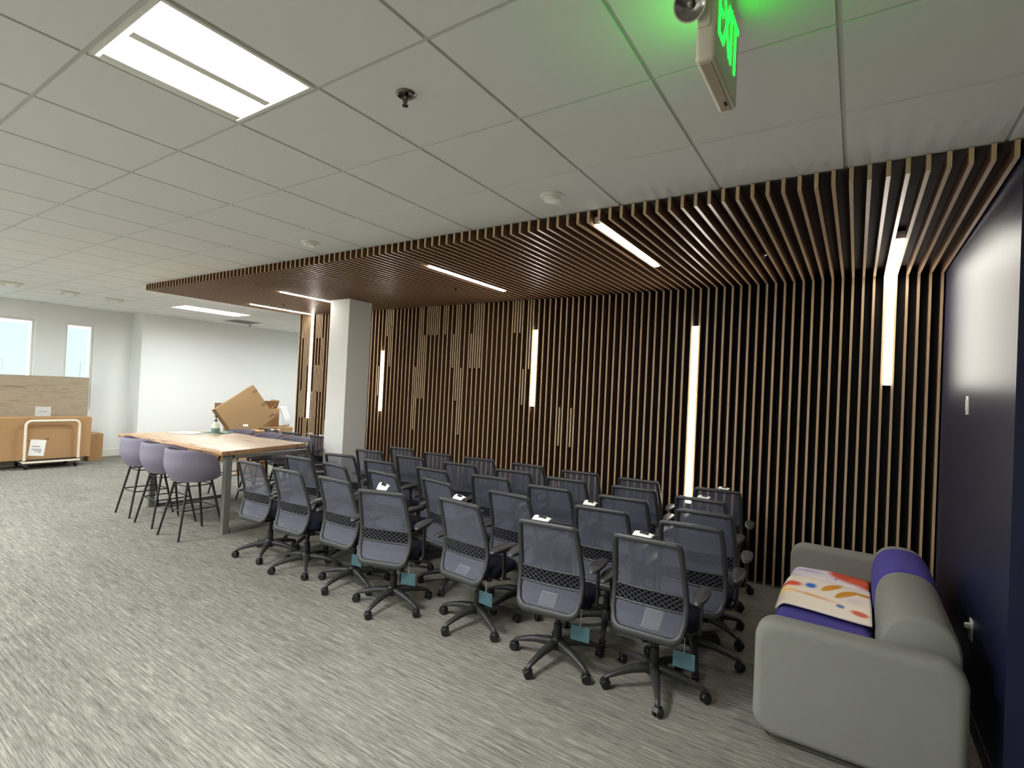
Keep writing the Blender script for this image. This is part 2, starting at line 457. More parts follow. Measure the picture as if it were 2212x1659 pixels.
for q in range(39, NS - 1):
    k = q - 0.5; x = gapc(k)
    tries = 0 if x > -2.7 else 0.2 if x > -3.2 else 0.33 if x > -4.0 else 0.48 if x > -6.4 else 0.75 if x > -7.0 else 1.9
    for _ in range(3):
        if rnd.random() < tries / 3:
            r0 = rnd.choice((5, 5, 5, 4, 4, 3) if -5.6 < x < -3.2 else (5, 4, 3, 2, 1, 0) if x < -6.9 else (5, 4, 3, 2, 0, 0, 5))
            for r_ in range(r0, max(-1, r0 - rnd.choice((1, 1, 2))), -1):
                fill[(r_, k)] = 1
                if rnd.random() < 0.3: fill[(r_, k + 1)] = 1
lit = {k: (z0, z1) for k, z0, z1 in wall_lights}
for (r_, k) in fill:
    if k >= NS - 1: continue
    z0, z1 = rows[r_]
    if k in lit and not (z1 < lit[k][0] or z0 > lit[k][1]): continue
    slatbox(b_, gapc(k) - TH / 2, gapc(k) + TH / 2, SY, SY + 0.09, z0, z1)
tag(b_.build('trim_1', smooth=False), 'vertical oak edged wooden slats covering the long wall', kind='structure')

can = empty('slat_canopy', ((SX0 + WX) / 2, (FASC + SY) / 2, H))
tag(can, 'wooden slat canopy hung below the ceiling in front of the slatted wall', 'ceiling canopy')
b_ = MB()
for x in slat_x: slatbox(b_, x - TH / 2, x + TH / 2, FASC, SY + 0.088, CZ, H - 0.008, True)
o = b_.build('canopy_slats', smooth=False); o.parent = can; o.matrix_parent_inverse = Matrix.Translation(can.location).inverted()
b_ = MB(); b_.box(((SX0 + WX) / 2, (FASC + SY + 0.09) / 2 + 0.01, H - 0.005), (WX - SX0 - 0.01, SY + 0.09 - FASC - 0.03, 0.008), 'canopy_backing')
o = b_.build('backing_panel', smooth=False); o.parent = can; o.matrix_parent_inverse = Matrix.Translation(can.location).inverted()

GAP = PITCH_S - TH
wl = ['tall LED line on the slatted wall at its far left end, meeting the canopy light',
      'short vertical LED line on the slatted wall just right of the pillar',
      'vertical LED line in the middle of the slatted wall',
      'longest vertical LED line, running down behind the chairs',
      'vertical LED line on the slatted wall nearest the navy wall']
for (k, z0, z1), lab in zip(wall_lights, wl):
    t = empty('linear_wall_light', (gapc(k), SY, z0)); h = z1 - z0
    tag(t, lab, 'light', 'vertical LED lines in the slatted wall')
    p = MB(); p.box((0, 0.030, h / 2), (GAP - 0.006, 0.05, h - 0.002), 'white_plastic'); p.build('housing', t, smooth=False)
    p = MB(); p.box((0, -0.001, h / 2), (GAP - 0.010, 0.012, h - 0.006), 'led_lens', 0.003); p.build('diffuser', t, smooth=False)
cl = ['LED line in the wooden canopy, its far end hidden behind the pillar',
      'LED line at the far left end of the wooden canopy',
      'LED line in the middle of the wooden canopy, third from the sofa',
      'LED line in the wooden canopy touching its front edge',
      'LED line in the wooden canopy above the sofa']
for (k, y0, y1), lab in zip(can_lights, cl):
    t = empty('linear_ceiling_light', (gapc(k), y0, CZ)); h = y1 - y0
    tag(t, lab, 'light', 'LED lines in the wooden canopy')
    p = MB(); p.box((0, h / 2, 0.030), (GAP - 0.006, h - 0.004, 0.05), 'white_plastic'); p.build('housing', t, smooth=False)
    p = MB(); p.box((0, h / 2, -0.001), (GAP - 0.010, h - 0.012, 0.012), 'led_lens', 0.003); p.build('diffuser', t, smooth=False)

# ------------------------------------------------------------------ ceiling fittings
def troffer(i, j, a, c, label, group=None, lens='troffer_lens'):
    x0, y0 = GX + GP * i, GY + GP * j; w_, d = GP * a, GP * c
    t = empty('troffer_light', (x0 + w_ / 2, y0 + d / 2, H))
    tag(t, label, 'ceiling light', group)
    f = MB(); hw, hd = w_ / 2 - 0.012, d / 2 - 0.012
    for s_ in (-1, 1):
        f.box((s_ * (hw - 0.008), 0, 0.006), (0.016, 2 * hd, 0.02), 'white_plastic')
        f.box((0, s_ * (hd - 0.008), 0.006), (2 * hw - 0.032, 0.016, 0.02), 'white_plastic')
    f.box((0, 0, 0.06), (2 * hw, 2 * hd, 0.01), 'white_plastic')
    f.build('frame', t, smooth=False)
    f = MB()
    f.box((0.005, 0, 0.004), (0.050, 2 * hd - 0.06, 0.03), 'white_plastic', 0.005)
    f.box((-hw + 0.045, 0, 0.004), (0.050, 2 * hd - 0.05, 0.03), 'white_plastic', 0.005)
    f.build('rib', t)
    for (xa, xb) in ((-hw + 0.016, -0.005), (0.005, hw - 0.016)):
        l = MB()
        l.grid(lambda u, v: Vector((xa + (xb - xa) * u, -hd + 0.016 + (2 * hd - 0.032) * v, 0.010 + 0.022 * math.sin(math.pi * u))), 8, 1, lens)
        l.build('lens', t, fixn=False)
    return t
troffer(0, 0, 1, 1, 'bright square recessed ceiling light with two lit bands, nearest the camera')
troffer(*far_troffer, 'long recessed ceiling light in front of the far white wall', None, 'troffer_lens_dim')
for q in fill_troffers: troffer(*q, 'unseen square ceiling light added as fill light', 'unseen ceiling lights added as fill light', 'troffer_lens' if q[0] > -10 else 'troffer_lens_cool')
for q in back_fill_troffers: troffer(*q, 'unseen long ceiling light added to brighten the space behind the slatted wall', None, 'troffer_lens_dim')

# sprinklers: escutcheon, frame, deflector
def sprinkler(x, y, z, s, label, group, m='dark_chrome'):
    t = empty('sprinkler_head', (x, y, z)); tag(t, label, 'sprinkler', group)
    p = MB(); p.lathe([(0.0, 0.0), (0.040 * s, 0.0), (0.042 * s, -0.004 * s), (0.036 * s, -0.010 * s), (0.030 * s, -0.006 * s), (0.022 * s, -0.004 * s), (0.0, -0.004 * s)], m, 28); p.build('escutcheon', t)
    p = MB(); p.lathe([(0.011 * s, -0.003 * s), (0.011 * s, -0.018 * s), (0.006 * s, -0.022 * s), (0.004 * s, -0.045 * s), (0.006 * s, -0.05 * s), (0.0, -0.05 * s)], m, 12)
    for s_ in (-1, 1): p.tube([(s_ * 0.010 * s, 0, -0.016 * s), (s_ * 0.013 * s, 0, -0.03 * s), (s_ * 0.004 * s, 0, -0.048 * s)], 0.0028 * s, m, 6, upv=Vector((0, 1, 0)))
    p.build('frame', t)
    p = MB(); p.lathe([(0.0, -0.050 * s), (0.013 * s, -0.050 * s), (0.013 * s, -0.053 * s), (0.0, -0.053 * s)], m, 16); p.build('deflector', t)
sprinkler(-1.62, 1.53, H, 1.0, 'dark metal sprinkler head in the ceiling tile near the bright light', 'ceiling sprinklers')
sprinkler(gapc(15.5), 4.40, CZ + 0.004, 0.65, 'small sprinkler head poking through the canopy above the sofa side', 'canopy sprinklers', 'chrome')
sprinkler(gapc(57.5), 4.58, CZ + 0.004, 0.65, 'small sprinkler head in the middle of the canopy', 'canopy sprinklers')
sprinkler(gapc(101.5), 4.61, CZ + 0.004, 0.65, 'small sprinkler head at the far left end of the canopy', 'canopy sprinklers')
sprinkler(-11.70, 6.60, H, 0.9, 'tiny sprinkler head in the ceiling by the far white wall', 'ceiling sprinklers')

def detector(x, y, label):
    t = empty('smoke_detector', (x, y, H)); tag(t, label, 'smoke detector', 'round ceiling detectors')
    p = MB(); p.lathe([(0.0, 0.0), (0.075, 0.0), (0.075, -0.010), (0.068, -0.016), (0.0, -0.016)], 'white_plastic', 32); p.build('base', t)
    p = MB(); p.lathe([(0.055, -0.015), (0.055, -0.026), (0.046, -0.034), (0.0, -0.036)], 'white_plastic', 32); p.build('cap', t)
detector(-1.624, 2.80, 'round white smoke detector close to the canopy front edge, nearer the exit sign')
detector(-4.075, 2.80, 'round white smoke detector close to the canopy front edge, further left')
for (x, y, lab) in ((-10.30, 2.21, 'low white ceiling box light cut off near the left edge of the photo'), (-10.39, 2.91, 'low white ceiling box light, middle of the three far left'), (-10.51, 3.54, 'low white ceiling box light nearest the canopy tip')):
    t = empty('emergency_light', (x, y, H)); tag(t, lab, 'ceiling fitting', 'small white ceiling fittings at the far left')
    p = MB(); p.box((0, 0, -0.015), (0.16, 0.26, 0.03), 'white_plastic', 0.008); p.build('housing', t)
    for s_ in (-1, 1):
        p = MB(); p.lathe([(0.0, 0), (0.03, 0), (0.034, -0.03), (0.0, -0.034)], 'white_plastic', 16, (0, s_ * 0.08, -0.03)); p.build('lamp_head', t)
t = empty('air_vent', (-11.2, 6.15, H)); tag(t, 'flat grey air vent in the ceiling by the far white wall', 'vent')
p = MB(); p.box((0, 0, -0.004), (0.60, 0.60, 0.008), 'ceiling_grid', 0.002); p.build('frame', t, smooth=False)
p = MB()
for q in range(9): p.box((0, -0.24 + q * 0.06, -0.010), (0.54, 0.012, 0.012), 'grey_metal', rot=rx(0.5))
p.build('louver', t, smooth=False)

# exit sign with emergency lamp heads
EX, EY0, EY1, EZ0 = -0.376, 1.44, 1.746, 2.662
t = empty('exit_sign', (EX, (EY0 + EY1) / 2, H)); tag(t, 'ivory exit sign with glowing green letters on the ceiling', 'exit sign')
hl, hz = (EY1 - EY0) / 2, H - EZ0
HB = 0.270                                  # body height; a short canopy block joins it to the ceiling
p = MB(); p.box((0, 0, -hz + HB / 2), (0.052, 2 * hl, HB), 'ivory_plastic', 0.010, 3)
p.box((0, 0, -(hz - HB) / 2), (0.05, 0.13, hz - HB), 'ivory_plastic', 0.003)
p.box((-0.004, -hl - 0.002, -hz * 0.45), (0.034, 0.008, hz * 0.5), 'ivory_plastic', 0.004)
p.build('housing', t)
p = MB(); p.box((0, 0.0, -hz + 0.0), (0.030, 2 * hl - 0.03, 0.006), 'dusty_plastic', 0.002); p.box((0.006, hl - 0.06, -hz - 0.002), (0.008, 0.022, 0.006), 'dark_ink'); p.build('bottom_strip', t, smooth=False)
def letters(b, side):
    # E X I T read along the long face; strokes are boxes
    x = side * 0.0265; hgt = 0.160; zc = -hz + 0.164; sw = 0.0155
    def st(y, z, ly, lz, a=0.0): b.box((x, side * y * 0.98, zc + z), (0.002, ly, lz), 'exit_green', rot=rx(a * side))
    st(-0.118, 0, sw, hgt)
    for z_ in (-1, 0, 1): st(-0.093, z_ * (hgt / 2 - sw / 2), 0.052 if z_ else 0.044, sw)
    for a_ in (-1, 1): st(-0.026, 0, sw, hgt * 1.07, a_ * 0.47)
    st(0.036, 0, sw, hgt)
    st(0.098, 0, sw, hgt); st(0.098, hgt / 2 - sw / 2, 0.078, sw)
for s_ in (-1, 1):
    p = MB(); letters(p, s_); o = p.build('exit_lettering', t, smooth=False); o['label'] = 'glowing green letters EXIT'
for (base, c0, ax) in (((-0.01, -hl + 0.005, -0.165), (-0.034, -hl - 0.042, -0.161), (0.05, -0.80, -0.55)), ((0.02, -hl + 0.004, -0.12), (0.085, -hl - 0.035, -0.120), (0.93, -0.10, -0.30))):
    ax, c0 = Vector(ax).normalized(), Vector(c0)
    q = ax.to_track_quat('Z', 'Y').to_matrix()
    p = MB(); p.tube([base, c0 - ax * 0.03], 0.013, 'ivory_plastic', 12)
    p.lathe([(0.0, -0.046), (0.022, -0.042), (0.037, -0.016), (0.043, 0.0), (0.043, 0.006), (0.039, 0.006), (0.038, 0.0), (0.022, -0.015), (0.0, -0.019)], 'ivory_plastic', 28, c0, q)
    lh = p.build('lamp_head', t)
    p = MB(); p.lathe([(0.0385, 0.0035), (0.022, -0.009), (0.007, -0.012), (0.007, -0.003), (0.0, -0.001)], 'chrome', 28, c0, q, cap=False); p.build('reflector', lh)

# switch plate and outlet on the navy wall
t = empty('light_switch', (WX, 4.27, 1.72)); tag(t, 'white light switch plate on the navy wall', 'light switch')
p = MB(); p.box((-0.004, 0, 0.055), (0.008, 0.075, 0.115), 'white_plastic', 0.003); p.build('plate', t)
p = MB(); p.box((-0.009, 0, 0.055), (0.008, 0.034, 0.066), 'white_plastic', 0.003); p.build('rocker', t)
t = empty('wall_outlet', (WX, 3.90, 0.46)); tag(t, 'white power outlet low on the navy wall behind the sofa', 'outlet')
p = MB(); p.box((-0.004, 0, 0.055), (0.008, 0.075, 0.115), 'white_plastic', 0.003); p.build('plate', t)
p = MB(); p.box((-0.02, 0, 0.075), (0.03, 0.03, 0.03), 'white_plastic', 0.008); p.build('plug', t)

# ------------------------------------------------------------------ office chairs
ZP = [0.34, 0.40, 0.48, 0.58, 0.68, 0.78, 0.88, 0.96]
YP = [-0.235, -0.222, -0.190, -0.168, -0.185, -0.218, -0.252, -0.282]
WP = [0.205, 0.212, 0.220, 0.222, 0.217, 0.210, 0.202, 0.196]
def back_y(z, x=0.0): return float(np.interp(z, ZP, YP)) + 0.32 * x * x
def back_w(z): return float(np.interp(z, ZP, WP))
ZB, ZT = 0.375, 0.945

def outline(inset=0.0, rb=0.075, rt_=0.035, n=8):
    """closed loop (x, z) of the rounded back, anticlockwise from lower left"""
    pts = []
    zb, zt = ZB + inset, ZT - inset
    wb, wt = back_w(zb) - inset, back_w(zt) - inset
    def arc(cx, cz, r, a0, a1):
        for k in range(n + 1):
            a = a0 + (a1 - a0) * k / n; pts.append((cx + r * math.cos(a), cz + r * math.sin(a)))
    rb_, rtt = max(rb - inset, 0.02), max(rt_ - inset, 0.012)
    arc(-(wb - rb_), zb + rb_, rb_, math.pi, 1.5 * math.pi)
    arc(wb - rb_, zb + rb_, rb_, 1.5 * math.pi, 2 * math.pi)
    for k in range(1, 12):
        z = zb + rb_ + (zt - rtt - zb - rb_) * k / 12; pts.append((back_w(z) - inset, z))
    arc(wt - rtt, zt - rtt, rtt, 0, 0.5 * math.pi)
    arc(-(wt - rtt), zt - rtt, rtt, 0.5 * math.pi, math.pi)
    for k in range(11, 0, -1):
        z = zb + rb_ + (zt - rtt - zb - rb_) * k / 12; pts.append((-(back_w(z) - inset), z))
    return pts

def rsec(w, d, n=10, e=0.6):
    out = []
    for k in range(n):
        a = 2 * math.pi * (k + 0.5) / n; c, s_ = math.cos(a), math.sin(a)
        out.append((w * math.copysign(abs(c) ** e, c), d * math.copysign(abs(s_) ** e, s_)))
    return out

def panel(b, z0, z1, m, ins=0.026, dy=0.0, nz=10):
    def fn(u, v):
        z = z0 + (z1 - z0) * v
        w = back_w(z) - ins
        rb_ = 0.05
        if z < ZB + ins + rb_:
            q = (ZB + ins + rb_ - z) / rb_; w -= rb_ * (1 - math.sqrt(max(0.0, 1 - min(1.0, q) ** 2)))
        x = (2 * u - 1) * w
        return Vector((x, back_y(z, x) + dy, z))
    b.grid(fn, 10, nz, m)

def make_chair(arm_z):
    t = empty('office_chair')
    for k in range(5):
        a = 2 * math.pi * k / 5
        d = Vector((math.cos(a), math.sin(a), 0))
        p = MB()
        pts, secs = [], []
        for (r_, z, w, h) in ((0.02, 0.112, 0.030, 0.030), (0.06, 0.118, 0.028, 0.026), (0.14, 0.112, 0.023, 0.021), (0.22, 0.094, 0.019, 0.016), (0.275, 0.078, 0.016, 0.013), (0.298, 0.066, 0.014, 0.012), (0.303, 0.058, 0.009, 0.007)):
            pts.append(d * r_ + Vector((0, 0, z))); secs.append(rsec(w, h, 8))
        p.sweep(pts, secs, 'base_plastic'); lg = p.build('base_leg', t, ang=50)
        p = MB(); c0 = d * 0.298; sd = Vector((-d.y, d.x, 0))
        aa = a + (0.9, -0.7, 2.0, 0.3, -1.6)[k]
        ax = Vector((math.cos(aa), math.sin(aa), 0)); q = ax.to_track_quat('Z', 'Y').to_matrix()
        for s_ in (-1, 1):
            p.lathe([(0.0, -0.009), (0.025, -0.009), (0.028, -0.006), (0.028, 0.006), (0.025, 0.009), (0.0, 0.009)], 'black_plastic', 18, c0 + ax * (0.0135 * s_) + Vector((0, 0, 0.0285)), q)
        p.tube([c0 + Vector((0, 0, 0.03)), c0 + Vector((0, 0, 0.064))], 0.010, 'black_plastic', 8)
        fw = Vector((-ax.y, ax.x, 0))
        p.sweep([c0 - fw * 0.030 + Vector((0, 0, 0.036)), c0 - fw * 0.018 + Vector((0, 0, 0.056)), c0 + fw * 0.010 + Vector((0, 0, 0.061)), c0 + fw * 0.024 + Vector((0, 0, 0.048))], rsec(0.017, 0.004, 8), 'black_plastic')
        p.build('caster', lg)
    p = MB(); p.lathe([(0.045, 0.085), (0.047, 0.13), (0.034, 0.150), (0.027, 0.155), (0.027, 0.24), (0.018, 0.242), (0.018, 0.335), (0.03, 0.34), (0.03, 0.36)], 'black_plastic', 18); p.build('gas_column', t)
    p = MB(); p.box((0, -0.02, 0.372), (0.17, 0.26, 0.05), 'black_plastic', 0.015); p.box((0, 0.0, 0.402), (0.34, 0.30, 0.016), 'black_plastic', 0.005)
    p.tube([(0.06, 0.05, 0.375), (0.25, 0.06, 0.372)], 0.006, 'black_plastic', 8); p.build('tilt_mechanism', t)
    p = MB(); p.sweep([(0, -0.10, 0.375), (0, -0.16, 0.370), (0, -0.200, 0.374), (0, -0.222, 0.378)], rsec(0.05, 0.012, 8), 'black_plastic', upv=Vector((0, -1, 0.3))); p.build('back_bracket', t)
    # cushion
    p = MB()
    def seat(u, v):
        a = 2 * math.pi * u; c, s_ = math.cos(a), math.sin(a); e_ = 0.42
        X = 0.235 * math.copysign(abs(c) ** e_, c); Y = 0.180 * math.copysign(abs(s_) ** e_, s_) + 0.030
        prof = ((0.0, 0.410), (0.90, 0.410), (1.0, 0.425), (1.0, 0.462), (0.96, 0.482), (0.80, 0.492), (0.45, 0.488), (0.0, 0.485))
        k = int(round(v * 7)); f_, z = prof[k]
        return Vector((X * f_, Y * f_, z - (0.012 if Y * f_ > 0.16 else 0)))
    p.grid(seat, 40, 7, 'seat_fabric', closed_u=True); bmesh.ops.remove_doubles(p.bm, verts=p.bm.verts, dist=1e-5); p.build('seat', t, ang=60)
    # back
    p = MB(); ol = outline(0.014); pts, secs = [], []
    for (x, z) in ol:
        pts.append((x, back_y(z, x), z))
        q = min(1.0, max(0.0, (z - ZB) / 0.07)); q2 = max(0.0, (z - (ZT - 0.04)) / 0.04)
        secs.append(rsec(0.0155 + 0.010 * (1 - q), 0.013 + 0.004 * (1 - q), 10))
    p.sweep(pts, secs, 'charcoal_plastic', closed=True, upv=Vector((0, -1, 0.12)))
    bf = p.build('back_frame', t, ang=50)
    p = MB(); panel(p, 0.632, 0.928, 'mesh_fabric'); p.build('upper_mesh', t)
    p = MB(); panel(p, 0.402, 0.545, 'mesh_fabric'); p.build('lower_mesh', t)
    p = MB(); panel(p, 0.54, 0.636, 'seat_fabric', dy=0.012, nz=3)
    for (zz, r_) in ((0.543, 0.006), (0.634, 0.004)):
        p.tube([(x, back_y(zz, x) - 0.003, zz) for x in np.linspace(-0.195, 0.195, 9)], r_, 'charcoal_plastic', 6)
    for k in range(-4, 15):
        for s_ in (-1, 1):
            pts = []
            for q in range(4):
                z = 0.545 + 0.088 * q / 3; x = -0.195 + 0.039 * k + (0.12 * q / 3 if s_ > 0 else 0.12 * (1 - q / 3))
                if abs(x) <= 0.20: pts.append((x, back_y(z, x) - 0.004, z))
            if len(pts) > 1: p.tube(pts, 0.0036, 'charcoal_plastic', 5, upv=Vector((0, 1, 0)))
    p.build('lumbar_lattice', t)
    for s_ in (-1, 1):
        p = MB()
        p.sweep([(s_ * 0.10, -0.02, 0.392), (s_ * 0.225, -0.02, 0.390), (s_ * 0.252, -0.025, 0.400), (s_ * 0.262, -0.03, 0.43), (s_ * 0.266, -0.04, 0.55), (s_ * 0.268, -0.05, arm_z - 0.03)],
                [rsec(0.030, 0.010, 8), rsec(0.030, 0.010, 8), rsec(0.028, 0.010, 8), rsec(0.026, 0.010, 8), rsec(0.024, 0.010, 8), rsec(0.024, 0.010, 8)], 'base_plastic', upv=Vector((s_ * 0.5, 0, 0.9)))
        p.box((s_ * 0.270, -0.06, arm_z - 0.022), (0.045, 0.13, 0.018), 'base_plastic', 0.006)
        ar = p.build('armrest', t, ang=50)
        p = MB()
        def pad(u, v):
            a = 2 * math.pi * u; c, q = math.cos(a), math.sin(a)
            X = 0.041 * math.copysign(abs(c) ** 0.7, c); Y = 0.130 * math.copysign(abs(q) ** 0.75, q)
            f_, z = ((0.0, -0.013), (0.9, -0.013), (1.0, -0.004), (0.97, 0.008), (0.8, 0.012), (0.0, 0.0125))[int(round(v * 5))]
            return Vector((s_ * 0.272 + X * f_ * (1 - 0.15 * (Y < 0) * abs(Y) / 0.13), -0.075 + Y * f_, arm_z + z - (0.012 * (max(0, -Y * f_) / 0.13) ** 2)))
        p.grid(pad, 24, 5, 'charcoal_plastic', closed_u=True); bmesh.ops.remove_doubles(p.bm, verts=p.bm.verts, dist=1e-5); p.build('arm_pad', ar, ang=60)
    return t
protos = [make_chair(0.635), make_chair(0.69)]
used = [False, False]

KT = (CAMZ - 0.945) / (CAMZ - 0.98)
# row: (top centre x, y measured, turn in degrees, base turn or None)
ROWS = [
    [(-0.91, 2.73, 2, -67), (-1.47, 2.64, 6, -97), (-2.21, 2.73, -5, -101), (-2.79, 2.58, 17, -80), (-3.41, 2.65, 1, -87), (-3.99, 2.62, 3, -109), (-4.57, 2.63, 3, -120)],
    [(-0.81, 3.23, 4, None), (-1.40, 3.24, 6, None), (-2.12, 3.20, -2, None), (-2.83, 3.20, -10, None), (-3.40, 3.14, -3, None), (-4.02, 3.12, -5, None), (-4.58, 3.13, 6, None)],
    [(-0.83, 3.66, 5, None), (-1.43, 3.71, 6, None), (-2.03, 3.65, 7, None), (-2.65, 3.70, 8, None), (-3.26, 3.62, 2, None), (-3.93, 3.58, 6, None), (-4.52, 3.58, 14, None)],
    [(-0.97, 4.12, 2, None), (-1.52, 4.18, 6, None), (-2.12, 4.12, 8, None), (-2.70, 4.14, 9, None), (-3.32, 4.10, 9, None), (-3.98, 4.06, 6, None), (-4.62, 4.06, 10, None)],
    [(-0.96, 4.66, 8, None), (-1.64, 4.62, 3, None), (-2.22, 4.60, 8, None), (-2.82, 4.60, 1, None), (-3.42, 4.56, 8, None), (-3.98, 4.50, 8, None), (-4.58, 4.53, 5, None)],
]
EXTRA = [(-5.47, 3.85, -35, None), (-6.22, 4.56, 3, None), (-7.38, 4.56, -4, None), (-6.82, 4.52, 6, None)]
legs_placed = []
def legpts(x, y, a):
    out = []
    for k in range(5):
        q = a + 2 * math.pi * k / 5
        for r_ in (0.12, 0.18, 0.24, 0.30): out.append((x + r_ * math.cos(q), y + r_ * math.sin(q), r_))
    return out
def best_turn(x, y, want):
    best = None
    cands = [want] if want is not None else [R(3 * k) for k in range(24)]
    near = [q for q in legs_placed if abs(q[0] - x) < 0.75 and abs(q[1] - y) < 0.75]
    for a in cands:
        c = 0.0
        for (px, py, r_) in legpts(x, y, a):
            for (qx, qy, qr) in near:
                lim = 0.085 if (r_ > 0.29 or qr > 0.29) else 0.06
                d = math.hypot(px - qx, py - qy)
                if d < lim: c += (lim - d) ** 2
        if best is None or c < best[0]: best = (c, a)
    legs_placed.extend(legpts(x, y, best[1]))
    return best[1]
ROWN = ['row nearest the open carpet', 'second row from the open carpet', 'middle row of five', 'second row from the slatted wall', 'row along the slatted wall']
LEFTN = ['office chair turned sideways at the right end of the wooden table', 'office chair between the wooden table and the pillar, left of the pillar', 'office chair furthest left behind the wooden table by the far cartons', 'office chair behind the wooden table, between the pillar chair and the cartons']
CH = {}
def place_chair(key, tx, ty, deg, turn, label, group, par):
    a = R(deg); tx, ty = tx * KT, ty * KT
    hx, hy = tx - 0.272 * math.sin(a), ty + 0.272 * math.cos(a)
    bt = best_turn(hx, hy, None if turn is None else R(turn))
    pr = protos[par]
    c = pr if not used[par] else copy_tree(pr)
    used[par] = True
    c.location = (hx, hy, 0); c.rotation_euler = (0, 0, a)
    for ch in c.children:
        if ch.name.startswith('base_leg'): ch.rotation_euler = (0, 0, bt - a)
    tag(c, label, 'chair', group)
    CH[key] = (hx, hy, a)
order = []
for r_, row in enumerate(ROWS):
    for k, (tx, ty, deg, turn) in enumerate(row):
        pos = '%s from the sofa' % ORD[k + 1] if k < 4 else ('leftmost' if k == 6 else '%s from the left end' % ORD[7 - k])
        lab = 'charcoal mesh chair, %s in the %s' % (pos, ROWN[r_])
        order.append(((r_, k), tx, ty, deg, turn, lab, 'office chairs parked in five rows', (k + (r_ // 2) * 0) % 2))
for k, (tx, ty, deg, turn) in enumerate(EXTRA):
    order.append((('x', k), tx, ty, deg, turn, 'charcoal mesh ' + LEFTN[k], 'office chairs around the table end', k % 2))
for q in order: place_chair(*q)

# papers, labels and tags left on the chairs
def on_chair(key, p):
    hx, hy, a = CH[key]; return Vector((hx, hy, 0)) + rz(a) @ Vector(p)
def paper_tag(key, x, label, w=0.085, tilt=0.5):
    o_ = on_chair(key, (x, back_y(0.945, x) + 0.012, 0.945)); a = CH[key][2]
    p = MB()
    p.grid(lambda u, v: Vector(((u - 0.5) * w + 0.012 * v, 0.008 + 0.045 * v, 0.003 + 0.030 * math.sin(2.2 * v) * tilt * 2 * (0.6 + 0.4 * math.cos(2.5 * (u - 0.3))))), 8, 6, 'paper')
    t = p.build('paper_tag', None, solid=0.0012); t.location = o_; t.rotation_euler = (0, 0, a)
    tag(t, label, 'paper tag', 'white paper tags on the chair tops')
    p = MB(); p.grid(lambda u, v: Vector(((u - 0.5) * w * 0.45 + 0.008, 0.018 + 0.018 * v, 0.0055 + 0.030 * math.sin(2.2 * (0.3 + 0.35 * v)) * tilt * 2 * (0.6 + 0.4 * math.cos(2.5 * (u * 0.45 - 0.02))))), 4, 3, 'dark_ink')
    q = p.build('printed_patch', t, solid=0.001)
paper_tag((0, 0), -0.03, 'curled white paper tag on top of the chair nearest the sofa', 0.11, 0.35)
paper_tag((0, 1), -0.05, 'curled white paper tag on the second chair back from the sofa, front row', 0.11, 0.4)
paper_tag((0, 2), -0.02, 'curled white paper tag on the third chair back from the sofa, front row', 0.09, 0.5)
paper_tag((0, 3), 0.0, 'tall curled white tag on the chair back turned to face the camera', 0.085, 0.9)
paper_tag((1, 1), -0.09, 'white paper tag behind the second chair top of the second row', 0.09, 0.5)
paper_tag((3, 0), 0.02, 'small white tag on the chair in front of the long wall light', 0.09, 0.3)
paper_tag((4, 0), 0.05, 'small white tag on the chair against the slatted wall near the sofa', 0.09, 0.3)
paper_tag(('x', 1), 0.03, 'small white tag on the chair left of the pillar', 0.09, 0.2)

def sheet(key, x0, x1, z0, z1, skew, label):
    hx, hy, a = CH[key]; p = MB()
    def fn(u, v):
        z = z0 + (z1 - z0) * v; x = x0 + (x1 - x0) * u + skew * v
        return Vector((x, back_y(z, x) + 0.006, z))
    p.grid(fn, 8, 8, 'paper')
    t = p.build('instruction_sheet', None, solid=0.001); t.location = (hx, hy, 0); t.rotation_euler = (0, 0, a)
    tag(t, label, 'paper sheet', 'instruction sheets behind the chair mesh')
    p = MB()
    for q in range(12):
        z = z0 + (z1 - z0) * (0.08 + 0.07 * q); v = (z - z0) / (z1 - z0)
        xa, xb = x0 + skew * v + 0.006, x1 + skew * v - 0.006 - 0.012 * (q % 3 == 0)
        p.grid(lambda u, w: Vector((xa + (xb - xa) * u, back_y(z, xa + (xb - xa) * u) + 0.0045, z + 0.0032 * w)), 6, 1, 'ink')
    p.build('text_lines', t, smooth=False)
sheet((0, 0), -0.03, 0.075, 0.425, 0.535, 0.02, 'printed sheet seen through the mesh of the chair nearest the sofa')
sheet((0, 1), -0.06, 0.045, 0.42, 0.50, 0.015, 'printed sheet seen through the mesh, second front row chair from sofa')
sheet((0, 2), -0.05, 0.05, 0.42, 0.475, 0.03, 'printed sheet seen through the mesh, third front row chair from sofa')

def hang_tag(key, x, y, label):
    hx, hy, a = CH[key]; o_ = on_chair(key, (x, y, 0.41))
    t = empty('hang_tag', o_, a); tag(t, label, 'hang tag', 'teal tags hanging under the front row seats')
    p = MB(); p.box((0, 0, -0.125), (0.12, 0.004, 0.09), 'teal_card', 0.0015); p.build('card', t, smooth=False)
    p = MB(); p.tube([(0, 0, 0.0), (0.002, 0, -0.04), (0, 0, -0.082)], 0.0018, 'paper', 6); p.build('string', t)
for k, lab in enumerate(['teal tag hanging under the chair nearest the sofa', 'teal tag under the second front row chair from the sofa', 'teal tag under the third front row chair from the sofa', 'teal tag under the chair turned to face the camera', 'teal tag under the third front row chair from the left']):
    hang_tag((0, k), 0.205, -0.155, lab)

